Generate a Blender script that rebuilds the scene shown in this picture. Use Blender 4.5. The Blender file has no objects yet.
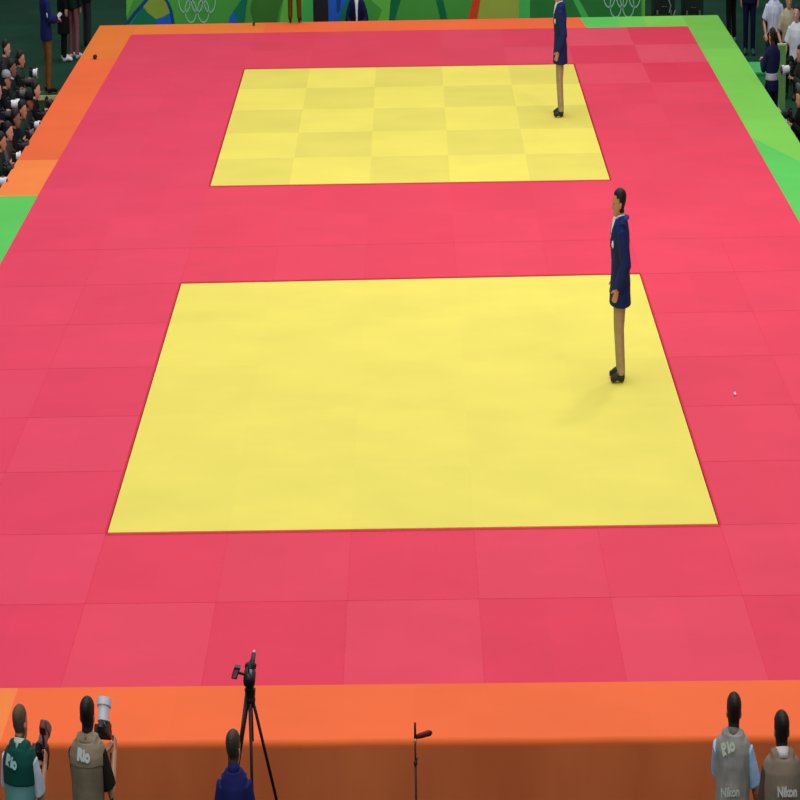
import bpy, bmesh, math, random
from mathutils import Vector, Matrix, noise
random.seed(7)
SC = bpy.context.scene
COL = SC.collection
PI = math.pi
S = 0.5625            # the place is narrow: widths across the hall against depths and heights
FLOOR = -0.9          # hall floor below the platform top (z = 0)

# ------------------------------------------------------------------ camera
CF, CP, CR, CY = 3160.39, 0.268816, -0.0178997, -0.0062177
CPOS = Vector((0.0640065, -22.8125, 7.297252))
fwd = Vector((math.sin(CY)*math.cos(CP), math.cos(CY)*math.cos(CP), -math.sin(CP)))
rt0 = Vector((math.cos(CY), -math.sin(CY), 0)); up0 = rt0.cross(fwd)
rt = rt0*math.cos(CR) + up0*math.sin(CR)
up = -rt0*math.sin(CR) + up0*math.cos(CR)
cd = bpy.data.cameras.new('camera'); co = bpy.data.objects.new('camera', cd); COL.objects.link(co)
cd.sensor_width = 36; cd.lens = CF*36/800; cd.clip_end = 300
co.matrix_world = Matrix(((rt.x, up.x, -fwd.x, CPOS.x), (rt.y, up.y, -fwd.y, CPOS.y), (rt.z, up.z, -fwd.z, CPOS.z), (0, 0, 0, 1)))
SC.camera = co

def ray(u, v): return fwd + rt*((u-400)/CF) - up*((v-400)/CF)
def ground(u, v, z=0.0):
    d = ray(u, v); return CPOS + d*((z-CPOS.z)/d.z)
def aty(u, v, y):
    d = ray(u, v); return CPOS + d*((y-CPOS.y)/d.y)

# ------------------------------------------------------------------ materials
def lin(c):
    return tuple((x/255/12.92 if x/255 <= .04045 else ((x/255+.055)/1.055)**2.4) for x in c)
MATS = {}
def mat(name, rgb, rough=.75, spec=.2, var=.12, scale=18, metal=0, bump=0, stretch=None):
    if name in MATS: return MATS[name]
    m = bpy.data.materials.new(name); m.use_nodes = True; nt = m.node_tree
    b = nt.nodes['Principled BSDF']; L = nt.links
    b.inputs['Roughness'].default_value = rough; b.inputs['Specular IOR Level'].default_value = spec
    b.inputs['Metallic'].default_value = metal
    tc = nt.nodes.new('ShaderNodeTexCoord'); n = nt.nodes.new('ShaderNodeTexNoise'); n.inputs['Scale'].default_value = scale
    n.inputs['Detail'].default_value = 4
    if stretch:
        mp = nt.nodes.new('ShaderNodeMapping'); mp.inputs['Scale'].default_value = stretch
        L.new(tc.outputs['Object'], mp.inputs['Vector']); L.new(mp.outputs['Vector'], n.inputs['Vector'])
    else: L.new(tc.outputs['Object'], n.inputs['Vector'])
    r = nt.nodes.new('ShaderNodeValToRGB'); c = lin(rgb)
    r.color_ramp.elements[0].position = .3; r.color_ramp.elements[1].position = .7
    r.color_ramp.elements[0].color = tuple(x*(1-var) for x in c)+(1,)
    r.color_ramp.elements[1].color = tuple(min(1, x*(1+var)) for x in c)+(1,)
    L.new(n.outputs['Fac'], r.inputs['Fac']); L.new(r.outputs['Color'], b.inputs['Base Color'])
    if bump:
        bp = nt.nodes.new('ShaderNodeBump'); bp.inputs['Strength'].default_value = bump; bp.inputs['Distance'].default_value = .01
        L.new(n.outputs['Fac'], bp.inputs['Height']); L.new(bp.outputs['Normal'], b.inputs['Normal'])
    MATS[name] = m; return m

def tint_mat(name, rough=.7, var=.04, scale=1.2, fine=.015):
    """mat surface: the colour of each tile sits in the face attribute 'tint', broken by soft wear and a fine weave"""
    m = bpy.data.materials.new(name); m.use_nodes = True; nt = m.node_tree; L = nt.links
    b = nt.nodes['Principled BSDF']; b.inputs['Roughness'].default_value = rough; b.inputs['Specular IOR Level'].default_value = .15
    a = nt.nodes.new('ShaderNodeAttribute'); a.attribute_name = 'tint'
    tc = nt.nodes.new('ShaderNodeTexCoord')
    prev = a.outputs['Color']
    for sc_, v in ((scale, var), (90, fine)):
        n = nt.nodes.new('ShaderNodeTexNoise'); n.inputs['Scale'].default_value = sc_; n.inputs['Detail'].default_value = 5
        L.new(tc.outputs['Object'], n.inputs['Vector'])
        mr = nt.nodes.new('ShaderNodeMapRange'); mr.inputs[1].default_value = .3; mr.inputs[2].default_value = .7
        mr.inputs[3].default_value = 1-v; mr.inputs[4].default_value = 1+v
        L.new(n.outputs['Fac'], mr.inputs[0])
        mx = nt.nodes.new('ShaderNodeVectorMath'); mx.operation = 'SCALE'
        L.new(prev, mx.inputs[0]); L.new(mr.outputs[0], mx.inputs['Scale']); prev = mx.outputs[0]
    L.new(prev, b.inputs['Base Color'])
    MATS[name] = m; return m

# ------------------------------------------------------------------ object helpers
def tag(o, label=None, cat=None, group=None, kind=None):
    if label: o['label'] = label
    if cat: o['category'] = cat
    if group: o['group'] = group
    if kind: o['kind'] = kind
    return o
def empty(name, loc, label, cat, group=None):
    o = bpy.data.objects.new(name, None); COL.objects.link(o); o.location = loc; o.empty_display_size = .1
    return tag(o, label, cat, group)
def link(name, me, m, parent=None, loc=None, smooth=False, label=None):
    o = bpy.data.objects.new(name, me); COL.objects.link(o)
    if m is not None:
        for k in (m if isinstance(m, (list, tuple)) else [m]): me.materials.append(k)
    if parent: o.parent = parent
    if loc is not None: o.location = loc
    if smooth: me.polygons.foreach_set('use_smooth', [True]*len(me.polygons))
    if label: o['label'] = label
    return o
class MB:
    def __init__(s): s.v = []; s.f = []; s.mi = []
    def add(s, vs, fs, mi=0):
        k = len(s.v); s.v += [Vector(p) for p in vs]; s.f += [[i+k for i in f] for f in fs]; s.mi += [mi]*len(fs)
    def box(s, c, d, mi=0, rot=None, bev=0.0):
        bm = bmesh.new(); bmesh.ops.create_cube(bm, size=1)
        for v in bm.verts: v.co = Vector((v.co.x*d[0], v.co.y*d[1], v.co.z*d[2]))
        if bev: bmesh.ops.bevel(bm, geom=bm.edges[:], offset=bev, segments=2, affect='EDGES', profile=.6)
        bm.verts.index_update()
        R = rot or Matrix.Identity(3)
        s.add([R @ v.co + Vector(c) for v in bm.verts], [[v.index for v in f.verts] for f in bm.faces], mi); bm.free()
    def tube(s, pts, rad, n=14, lat=(1, 0, 0), mi=0):
        pts = [Vector(p) for p in pts]; N = len(pts); vs = []; lat = Vector(lat)
        for i, p in enumerate(pts):
            t = (pts[min(i+1, N-1)] - pts[max(i-1, 0)]).normalized()
            l = lat if abs(t.dot(lat)) < .93 else (Vector((0, 1, 0)) if abs(t.y) < .9 else Vector((0, 0, 1)))
            a = (l - t*l.dot(t)).normalized(); b = t.cross(a)
            r = rad[i] if isinstance(rad, (list, tuple)) else rad
            rx, ry = r if isinstance(r, (list, tuple)) else (r, r)
            vs += [p + a*rx*math.cos(2*PI*k/n) + b*ry*math.sin(2*PI*k/n) for k in range(n)]
        fs = [[i*n+k, i*n+(k+1) % n, (i+1)*n+(k+1) % n, (i+1)*n+k] for i in range(N-1) for k in range(n)]
        fs += [list(range(n))[::-1], [(N-1)*n+k for k in range(n)]]
        s.add(vs, fs, mi)
    def ball(s, c, r, n=12, mi=0):
        r = r if isinstance(r, (list, tuple)) else (r, r, r); vs = []; m = 8
        vs = [Vector(c)+Vector((0, 0, -r[2]))]
        for i in range(1, m):
            a = -PI/2 + PI*i/m
            vs += [Vector(c)+Vector((r[0]*math.cos(a)*math.cos(2*PI*k/n), r[1]*math.cos(a)*math.sin(2*PI*k/n), r[2]*math.sin(a))) for k in range(n)]
        vs.append(Vector(c)+Vector((0, 0, r[2])))
        fs = [[0, 1+(k+1) % n, 1+k] for k in range(n)]
        for i in range(m-2):
            fs += [[1+i*n+k, 1+i*n+(k+1) % n, 1+(i+1)*n+(k+1) % n, 1+(i+1)*n+k] for k in range(n)]
        e = len(vs)-1; fs += [[e, e-n+k, e-n+(k+1) % n] for k in range(n)]
        s.add(vs, fs, mi)
    def xf(s, M):
        s.v = [M @ p for p in s.v]; return s
    def mesh(s, name='m'):
        me = bpy.data.meshes.new(name); me.from_pydata([tuple(p) for p in s.v], [], s.f); me.update()
        me.polygons.foreach_set('material_index', s.mi); return me
    def fused(s, voxel, it=4, name='m'):
        """union of all the pieces as one continuous skin"""
        o = bpy.data.objects.new('tmp', s.mesh()); COL.objects.link(o)
        r = o.modifiers.new('r', 'REMESH'); r.mode = 'VOXEL'; r.voxel_size = voxel
        if it:
            k = o.modifiers.new('s', 'SMOOTH'); k.factor = .5; k.iterations = it
        dg = bpy.context.evaluated_depsgraph_get()
        me = bpy.data.meshes.new_from_object(o.evaluated_get(dg)); old = o.data
        bpy.data.objects.remove(o); bpy.data.meshes.remove(old); me.name = name; return me
def xmesh(me, M):
    me.transform(M); me.update(); return me
def squeeze(rotz=0): return Matrix.Diagonal((S, 1, 1, 1)) @ Matrix.Rotation(rotz, 4, 'Z')
def text_mesh(txt, size, M, bold=.0, ext=.002):
    c = bpy.data.curves.new('t', 'FONT'); c.body = txt; c.size = size; c.align_x = 'CENTER'; c.align_y = 'CENTER'; c.extrude = ext; c.offset = bold
    o = bpy.data.objects.new('tmp', c); COL.objects.link(o)
    me = bpy.data.meshes.new_from_object(o.evaluated_get(bpy.context.evaluated_depsgraph_get()))
    bpy.data.objects.remove(o); bpy.data.curves.remove(c); return xmesh(me, M)

# ------------------------------------------------------------------ floor, platform, mats
def tinted(name, quads, z, m, thick, parent=None, gap=.0):
    """slabs: quads = [(4 xy corners, rgb)]; one mesh, tops share one sheet, with a skirt of given thickness round every quad's free edge"""
    vs = []; fs = []; cols = []; idx = {}
    def vid(p, zz):
        k = (round(p[0], 4), round(p[1], 4), zz)
        if k not in idx: idx[k] = len(vs); vs.append((p[0], p[1], zz))
        return idx[k]
    edges = {}
    for q, c in quads:
        ids = [vid(p, z) for p in q]; fs.append(ids); cols.append(c)
        for i in range(4):
            e = (ids[i], ids[(i+1) % 4]); edges[e] = c
    for (a, b), c in list(edges.items()):
        if (b, a) not in edges:
            pa, pb = vs[a], vs[b]
            fs.append([b, a, vid(pa, z-thick), vid(pb, z-thick)]); cols.append(c)
    me = bpy.data.meshes.new(name); me.from_pydata(vs, [], fs); me.update()
    at = me.attributes.new('tint', 'FLOAT_COLOR', 'FACE')
    at.data.foreach_set('color', [x for c in cols for x in (*c, 1)])
    o = link(name, me, m, parent); return o
def mul(c, k): return tuple(min(1, x*k) for x in c)

fl = MB(); fl.box((0, 6, FLOOR-.05), (34, 90, .1))
tag(link('floor', fl.mesh('floor'), mat('carpet_green', (27, 62, 45), .95, .1, .25, .9)), kind='structure')
wl = MB(); wl.box((0, 51.1, 3.05), (34, .2, 8))
tag(link('wall_back', wl.mesh(), mat('wall_dark', (30, 44, 40), .95, .1, .2, .5)), kind='structure')
DARK = mat('near_black', (20, 22, 23), .6, .3)

PT = tint_mat('mat_vinyl'); BT = tint_mat('border_vinyl', var=.05, scale=.8)
# row lines of the mat: y at the left end and at the right end, from the front edge to the back edge
rows = [(-3.27, -3.40), (-1.60, -1.69), (.016, -.029), (1.66, 1.65), (3.30, 3.33), (4.93, 5.01), (6.57, 6.69), (8.214, 8.365), (9.86, 9.95), (11.50, 11.53),
        (13.145, 13.107), (14.79, 14.75), (16.44, 16.40), (18.09, 18.04), (19.73, 19.68), (21.379, 21.326), (22.94, 22.94), (24.72, 24.63)]
cols_x = [-4.27, -3.29, -2.325, -1.395, -.465, .465, 1.395, 2.325, 3.28, 4.21]
XL, XR = cols_x[0], cols_x[-1]
def py(j, x):
    a, b = rows[j]; return a + (b-a)*(x-XL)/(XR-XL)
def xl_at(y): return XL + (max(0, y-13)*.0062)
def grid_pt(i, j):
    if i == 0: return (xl_at(py(j, XL)), py(j, XL))
    return (cols_x[i], py(j, cols_x[i]))
PINK = lin((230, 62, 88)); YEL = lin((238, 222, 96))
def pink_tone(i, j):
    chk = 1 if (i+j) % 2 else -1
    if j < 8: chk = -chk
    c = list(PINK)
    amp = .014
    if j == 1: amp = .03
    if j == 0: amp = .055
    if j in (2, 3, 4) and i < 2: amp = .03
    if j >= 14 and i >= 6: amp = .11 if i >= 7 else .05
    r = random.uniform(-.015, .015)
    f = amp*chk
    c = [c[0]*(1+.25*f+r), c[1]*(1+2.6*f+r), c[2]*(1+1.5*f+r)]
    if i <= 1: c[2] *= 1.10
    if j >= 15: c = [c[0]*.95, c[1]*(1.0 if i < 5 else 1.12), c[2]*(.97 if i < 5 else 1.04)]
    return c
quads = []
for j in range(17):
    for i in range(9):
        if 2 <= i < 7 and (2 <= j < 7 or 10 <= j < 15): continue
        p = [grid_pt(i, j), grid_pt(i+1, j), grid_pt(i+1, j+1), grid_pt(i, j+1)]
        c = pink_tone(i, j)
        # every tile is two boards side by side with a hair of difference
        m0 = tuple((a+b)/2 for a, b in zip(p[0], p[1])); m1 = tuple((a+b)/2 for a, b in zip(p[3], p[2]))
        d = random.uniform(-.012, .012)
        quads.append(([p[0], m0, m1, p[3]], mul(c, 1+d))); quads.append(([m0, p[1], p[2], m1], mul(c, 1-d)))
pm = tinted('safety_mat', quads, 0, PT, .04)
tag(pm, 'large pinkish red judo safety mat surrounding both yellow squares', 'mat')
# board seams: thin grooves between the pink boards, kept in the mat as a part
sm = MB()
def seam(a, b, w, mi=0, z=.0012):
    a = Vector((a[0], a[1], z)); b = Vector((b[0], b[1], z)); d = (b-a).normalized(); n = Vector((-d.y, d.x, 0))*w/2
    sm.add([a-n, b-n, b+n, a+n], [[0, 1, 2, 3]], mi)
for j in range(17):
    for i in range(10):
        if 2 < i < 7 and (2 <= j < 7 or 10 <= j < 15): continue
        if i in (0, 9): continue
        if j > 7 : continue
        seam(grid_pt(i, j), grid_pt(i, j+1), .006)
for j in range(1, 17):
    for i in range(9):
        if 2 <= i < 7 and (2 < j < 7 or 10 < j < 15): continue
        if j in (2, 7, 10, 15) and 2 <= i < 7: continue
        if j > 8: continue
        seam(grid_pt(i, j), grid_pt(i+1, j), .008)
link('board_seam', sm.mesh(), mat('seam_red', (226, 62, 88), .8, .1), pm)

def yellow(j0, amp, name, label):
    q = []; g = .012
    for j in range(5):
        for i in range(5):
            a, b, c, d = grid_pt(2+i, j0+j), grid_pt(3+i, j0+j), grid_pt(3+i, j0+j+1), grid_pt(2+i, j0+j+1)
            a, b, c, d = map(list, (a, b, c, d))
            if i == 0: a[0] += g; d[0] += g
            if i == 4: b[0] -= g; c[0] -= g
            if j == 0: a[1] += 2*g; b[1] += 2*g
            if j == 4: c[1] -= 2*g; d[1] -= 2*g
            f = 1 + (amp if (i+j) % 2 else -amp) + random.uniform(-.006, .006)
            q.append(([a, b, c, d], (min(1, YEL[0]*f), min(1, YEL[1]*f), YEL[2]*(1+(f-1)*.6))))
    o = tinted(name, q, .0, PT, .04)
    return tag(o, label, 'mat', 'yellow contest squares')
yellow(2, .006, 'contest_mat', 'plain bright yellow contest square nearest the camera')
yellow(10, .05, 'contest_mat', 'smaller looking far yellow contest square with faint checkered tiles')
# groove lining seen between yellow and pink
for j0 in (2, 10):
    gl = MB()
    for (i0, j_0, i1, j_1) in ((2, j0, 7, j0), (7, j0, 7, j0+5), (7, j0+5, 2, j0+5), (2, j0+5, 2, j0)):
        a = Vector((*grid_pt(i0, j_0), .0015)); b = Vector((*grid_pt(i1, j_1), .0015)); d = (b-a).normalized(); n = Vector((d.y, -d.x, 0))
        w = .05 if i0 != i1 else .012
        gl.add([a, b, b+n*w, a+n*w], [[0, 1, 2, 3]])
    link('edge_strip', gl.mesh(), mat('edge_red', (212, 52, 68), .8, .1), pm, label='darker red strip round a yellow square')


# platform: orange skirted base, border boards in orange and green
OX, OB = 4.76, 25.70
def front_y(x, out): # front lines run slightly askew
    base = -3.335 - .0154*x
    return base - (1.0 if out else 0)
plat = empty('platform', (0, 10.7, FLOOR), 'raised competition platform with orange and green borders under the mats', 'platform')
inv = Matrix.Translation((0, -10.7, -FLOOR))
pb = MB()
zt = -.04; RB = .045
loop = [(-OX, front_y(-OX, 1)), (OX, front_y(OX, 1)), (OX, OB), (-OX, OB)]
pb.add([(x, y, zt-.002) for x, y in loop] + [(x, y, FLOOR) for x, y in loop],
       [[0, 1, 2, 3], [7, 6, 5, 4], [4, 5, 1, 0], [5, 6, 2, 1], [6, 7, 3, 2], [7, 4, 0, 3]])
link('base', xmesh(pb.mesh(), inv), mat('skirt_orange', (255, 126, 72), .8, .1, .16, 1.6, bump=.2, stretch=(1.6, 1, .35)), plat)
ORG = lin((247, 107, 53)); ORL = lin((250, 134, 62)); ORD = lin((240, 104, 52)); ORB = lin((236, 122, 44))
GRN = lin((92, 200, 88)); LIM = lin((126, 205, 78)); LIM2 = lin((118, 193, 74))
front = []; backo = []; greenl = []; greenr = []
xs = [-OX, -4.27, -2.6, -1.55, 0, 1.5, 2.9, 4.21, OX]
for k in range(len(xs)-1):
    a, b = xs[k], xs[k+1]
    c = [ORG, ORL, mul(ORG, 1.02), ORG, mul(ORG, .99), ORG, ORG, ORG][k]
    front.append(([(a, front_y(a, 1)+RB), (b, front_y(b, 1)+RB), (b, front_y(b, 0)), (a, front_y(a, 0))], c))
front.append(([(-OX, front_y(-OX, 0)), (XL, front_y(XL, 0)), (XL, 1.0), (-OX, 1.0)], ORG))
front.append(([(XR, front_y(XR, 0)), (OX, front_y(OX, 0)), (OX, 1.0), (XR, 1.0)], ORG))
ys = [1.0, 12.75, 14.9, 17.2, 19.8, 22.5, 24.72, OB]
cl = [GRN, ORL, ORD, ORG, ORG, ORB, ORB]
for k in range(len(ys)-1):
    q = [(-OX, ys[k]), (xl_at(ys[k]), ys[k]), (xl_at(ys[k+1]), ys[k+1]), (-OX, ys[k+1])]
    (greenl if k == 0 else backo).append((q, cl[k]))
XB = xl_at(24.72)
def yb(x): return 24.72-.09*(x-XB)/(XR-XB)
xs = [XB, -2.2, 0, 1.6, 2.69, 3.2, 3.6, 4.21]
cb = [mul(ORB, 1.03), ORG, ORG, ORG, GRN, lin((108, 202, 82)), LIM]
for k in range(len(xs)-1):
    a, b = xs[k], xs[k+1]; xt = b-.06 if k == 3 else b; xa = a-.06 if k == 4 else a
    q = [(a, yb(a)), (b, yb(b)), (xt, OB), (xa, OB)]
    if k == 0: q[3] = (xl_at(OB), OB)
    (backo if k < 4 else greenr).append((q, cb[k]))
greenr.append(([(XR, 1.0), (OX, 1.0), (OX, 13.5), (XR, 15.6)], GRN))
greenr.append(([(XR, 15.6), (OX, 13.5), (OX, 19.5), (XR, 19.5)], LIM))
greenr.append(([(XR, 19.5), (OX, 19.5), (OX, 22.5), (XR, 22.5)], mul(LIM, .97)))
greenr.append(([(XR, 22.5), (OX, 22.5), (OX, yb(XR)), (XR, yb(XR))], LIM2)); greenr.append(([(XR, yb(XR)), (OX, yb(XR)), (OX, OB), (XR, OB)], LIM2))
GB = 'coloured border boards round the mat'
fo = tinted('border_board', front, 0, BT, .038); tag(fo, 'orange border board along the front edge of the platform', 'border', GB)
tag(tinted('border_board', backo, 0, BT, .038), 'orange border board along the left and back edges', 'border', GB)
tag(tinted('border_board', greenl, 0, BT, .038), 'green border board on the left edge, below the orange one', 'border', GB)
tag(tinted('border_board', greenr, 0, BT, .038), 'lime and emerald green border board along the right edge and back right corner', 'border', GB)
# rolled front lip of the orange board
lp = MB(); n = 7
for k in range(n+1):
    t = PI/2*k/n
    for x in (-OX, OX):
        lp.v.append(Vector((x, front_y(x, 1)+RB-RB*math.sin(t), -RB+RB*math.cos(t))))
for k in range(n):
    lp.f.append([2*k, 2*k+2, 2*k+3, 2*k+1]); lp.mi.append(0)
lo_ = link('rolled_lip', lp.mesh(), mat('lip_orange', (240, 110, 52), .75, .15, .06, 2), fo, smooth=True)

# ------------------------------------------------------------------ people
SKIN = mat('skin', (196, 142, 110), .55, .3, .06, 30)
SKINP = mat('skin_pale', (212, 160, 140), .55, .3, .06, 30)
HAIR = mat('hair_black', (30, 20, 18), .6, .3, .3, 60)
STUB = mat('hair_cropped', (104, 82, 64), .8, .15, .2, 80)
WHITE = mat('white_cloth', (232, 232, 235), .8, .15)
EYEW = mat('eye_white', (225, 222, 215), .3, .4); LIP = mat('lip', (165, 90, 80), .5, .3)
SHOE = mat('black_leather', (24, 20, 20), .4, .5)
HEAD = [(0, .062, .026, .030), (.012, .05, .048, .042), (.035, .034, .068, .054), (.065, .02, .083, .064), (.10, .01, .092, .071), (.14, .0, .099, .076),
        (.18, -.006, .097, .074), (.208, -.01, .08, .062), (.226, -.012, .052, .04), (.235, -.012, .02, .016)]
def head_profile(z):
    for a, b in zip(HEAD, HEAD[1:]):
        if a[0] <= z <= b[0]:
            t = (z-a[0])/(b[0]-a[0]); return tuple(x+(y-x)*t for x, y in zip(a, b))
    return HEAD[0] if z < 0 else HEAD[-1]

TORSO = [(.80, .172, .112, 0), (.92, .168, .118, -.005), (1.0, .156, .11, -.003), (1.08, .146, .104, 0), (1.18, .156, .11, .003), (1.28, .166, .118, .003), (1.37, .17, .105, -.005), (1.43, .14, .082, -.012), (1.465, .09, .066, -.016), (1.50, .060, .060, -.016)]
def tor(z):
    if z <= TORSO[0][0]: return TORSO[0]
    for a, b in zip(TORSO, TORSO[1:]):
        if a[0] <= z <= b[0]:
            t = (z-a[0])/(b[0]-a[0]); return tuple(x+(y-x)*t for x, y in zip(a, b))
    return TORSO[-1]

def figure(label, loc, heading=0, height=1.75, group=None, lean=0, drop=0, arms=None, legs=None, top=None, bottom=None, shoes=SHOE, hair=HAIR,
           skin=None, voxel=.008, head_yaw=0, head_pitch=0, name='person', wide=1.0, face=True, hair_low=.05, twist=0, cap=None):
    """one person, front towards +Y before turning. arms: {'R':(elbow, wrist, curl), 'L':...} in standing coordinates; legs: list of (hip, knee, ankle, toe)"""
    root = empty(name, loc, label, 'person', group)
    skin = skin or SKIN
    k = height/1.73
    M = squeeze(heading) @ Matrix.Scale(k, 4)
    pel = Vector((0, 0, .92))
    U = Matrix.Translation((0, 0, -drop)) @ Matrix.Translation(pel) @ Matrix.Rotation(-lean, 4, 'X') @ Matrix.Rotation(twist, 4, 'Z') @ Matrix.Translation(-pel)
    NH = 1.49
    Hm = U @ Matrix.Translation((0, .008, 1.492)) @ Matrix.Rotation(head_yaw, 4, 'Z') @ Matrix.Rotation(-head_pitch, 4, 'X') @ Matrix.Scale(1.0, 4)
    arms = arms or {}
    A = {}
    for s, sg in (('R', 1), ('L', -1)):
        e, w, curl = arms.get(s, ((.235*sg, -.035, 1.12), (.235*sg, .03, .87), .5))
        A[s] = (U @ Vector((.168*sg*min(1, wide), -.012, 1.368)), U @ Vector(e), U @ Vector(w), curl, sg)
    if legs is None:
        legs = [((sg*.088, 0, .90), (sg*.098, .015, .49), (sg*.10, -.025, .09), (sg*.115, .155, .035)) for sg in (1, -1)]
    legs = [[Vector(p) for p in l] for l in legs]
    # --- body
    b = MB()
    zs = [.84, .92, 1.0, 1.08, 1.18, 1.28, 1.37, 1.43, 1.465, 1.50]
    b.tube([U @ Vector((0, tor(z)[3], z)) for z in zs], [(tor(z)[1]*wide*.93, tor(z)[2]*.93) for z in zs], 20)
    b.tube([U @ Vector((0, -.02, 1.44)), U @ Vector((0, -.01, 1.50)), Hm @ Vector((0, -.012, .05)), Hm @ Vector((0, -.01, .1))], [.062, .057, .056, .05], 14)
    for sg in (1, -1): b.tube([U @ Vector((0, -.016, 1.45)), U @ Vector((sg*.09*wide, -.014, 1.425)), U @ Vector((sg*.15*min(1, wide), -.012, 1.395))], [.052, .046, .040], 12)
    n_ = 22
    vs = []
    for z, cy, ry, rx in HEAD:
        for q in range(n_):
            a = 2*PI*q/n_; vs.append(Hm @ Vector((rx*math.cos(a), cy+ry*math.sin(a), z)))
    fs = [[i*n_+q, i*n_+(q+1) % n_, (i+1)*n_+(q+1) % n_, (i+1)*n_+q] for i in range(len(HEAD)-1) for q in range(n_)]
    fs += [list(range(n_))[::-1], [(len(HEAD)-1)*n_+q for q in range(n_)]]
    b.add(vs, fs)
    hm = lambda *p: Hm @ Vector(p)
    b.tube([hm(0, .088, .135), hm(0, .104, .105), hm(0, .116, .088), hm(0, .098, .078)], [.010, .013, .017, .012], 8)      # nose
    b.tube([hm(-.04, .082, .14), hm(0, .094, .142), hm(.04, .082, .14)], [.010, .011, .010], 8, (0, 0, 1))                 # brow
    for sg in (1, -1):
        b.tube([hm(sg*.072, -.006, .078), hm(sg*.080, -.012, .10), hm(sg*.080, -.016, .128)], [(.007, .014), (.009, .02), (.007, .017)], 8)   # ears
    for s in 'RL':
        sh, el, wr, curl, sg = A[s]
        b.tube([sh+Vector((-sg*.05, 0, .0)), sh, sh.lerp(el, .4), el, el.lerp(wr, .35), wr], [.040, .044, .046, .041, .040, .028], 12)
        d = (wr-el).normalized()
        ref = Vector((-sg, 0, 0)) if abs(d.z) > .6 else Vector((0, 0, -1 if d.z < .9 else 1))
        nrm = (ref-d*ref.dot(d)).normalized(); sd = d.cross(nrm)        # palm looks along nrm, sd runs across the knuckles
        if (sd.dot(U.to_3x3() @ Vector((0, 1, 0))) < 0): sd = -sd
        b.tube([wr-d*.01, wr+d*.03, wr+d*.075, wr+d*.095], [(.030, .021), (.038, .019), (.043, .017), (.040, .014)], 12, sd)
        for q, (off, ln) in enumerate(((.032, .068), (.011, .078), (-.010, .072), (-.031, .056))):
            p0 = wr+d*.082+sd*off; c1 = curl*.5; c2 = curl*1.5; c3 = curl*2.3
            p1 = p0 + (d*math.cos(c1)+nrm*math.sin(c1))*ln*.45
            p2 = p1 + (d*math.cos(c2)+nrm*math.sin(c2))*ln*.32
            p3 = p2 + (d*math.cos(c3)+nrm*math.sin(c3))*ln*.25
            b.tube([p0-d*.01, p0, p1, p2, p3], [.0105, .0105, .0098, .009, .0075], 8)
        t0 = wr+d*.025+sd*.026; t1 = t0+(d*.55+sd*.75+nrm*.3).normalized()*.045; t2 = t1+(d*.9+sd*.2+nrm*.4).normalized()*.035
        b.tube([t0-sd*.01, t0, t1, t2], [.014, .014, .0115, .009], 8)
    for hip, kn, an, toe in legs:
        b.tube([hip+Vector((0, 0, .03)), hip.lerp(kn, .15), hip.lerp(kn, .6), kn, kn.lerp(an, .3), kn.lerp(an, .7), an], [.082, .085, .066, .054, .055, .042, .036], 14)
        ht = (an-toe); ht.z = 0
        b.tube([an+ht.normalized()*.045+Vector((0, 0, -.055)), an+Vector((0, 0, -.045)), an.lerp(toe, .6)+Vector((0, 0, -.01)), toe], [(.03, .025), (.034, .04), (.040, .026), (.03, .015)], 12)
    link('body', xmesh(b.fused(voxel, 3), M), skin, root, smooth=True)
    # --- eyes, mouth
    if face:
        e = MB()
        for sg in (1, -1): 
            e = MB(); e.ball(hm(sg*.030, .083, .118), (.013, .012, .008)); link('eye', xmesh(e.mesh(), M), mat('eye_dark', (50, 36, 30), .3, .5), root, smooth=True)
        e = MB(); e.tube([hm(-.022, .083, .048), hm(0, .096, .050), hm(.022, .083, .048)], [(.005, .006)]*3, 8, (0, 0, 1)); link('mouth', xmesh(e.mesh(), M), LIP, root, smooth=True)
    # --- hair: a shell over the skull that dives below the skin past the hairline
    if hair is not None:
        h = MB(); n_ = 26; vs = []; rows_ = []
        zz = [hair_low]+[z for z in (-.02, .0, .03, .06) if z > hair_low+.01]+[.09, .12, .15, .18, .205, .226, .24, .25]
        for z in zz:
            _, cy, ry, rx = head_profile(min(z, .232)) if z <= .232 else (0, -.012, .06, .045)
            if z < .06: f_ = (.06-z)/.06; cy = .02*(1-f_)-.026*f_; ry = .075*(1-f_)+.058*f_; rx = .062*(1-f_)+.056*f_
            if z > .2: cy = -.012; ry, rx = {.205: (.084, .066), .226: (.066, .052), .24: (.040, .032), .25: (.014, .012)}[z]
            for q in range(n_):
                a = 2*PI*q/n_; x, y = math.cos(a), math.sin(a)
                lim = .05+ .0*x if z < .16 else (.62 if z < .185 else 2)
                if z < .10: lim = -.12
                f = 1.11 if y < lim else .86
                if hair is STUB: f = 1.035 if y < lim else .86
                vs.append(Hm @ Vector((rx*f*x, cy+ry*f*y-.002, z+(.004 if y < lim else 0))))
        fs = [[i*n_+q, i*n_+(q+1) % n_, (i+1)*n_+(q+1) % n_, (i+1)*n_+q] for i in range(len(zz)-1) for q in range(n_)]
        fs += [list(range(n_))[::-1], [(len(zz)-1)*n_+q for q in range(n_)]]
        h.add(vs, fs); link('hair', xmesh(h.fused(max(voxel, .007), 2), M), hair, root, smooth=True)
    if cap:
        c = MB(); c.tube([hm(0, -.005, .15), hm(0, -.008, .19), hm(0, -.01, .235), hm(0, -.012, .255)], [(.088, .112), (.088, .112), (.07, .09), (.02, .03)], 16)
        c.tube([hm(0, .09, .158), hm(0, .18, .15)], [(.07, .008), (.05, .006)], 12)
        link('cap', xmesh(c.mesh(), M), cap, root, smooth=True)
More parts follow.
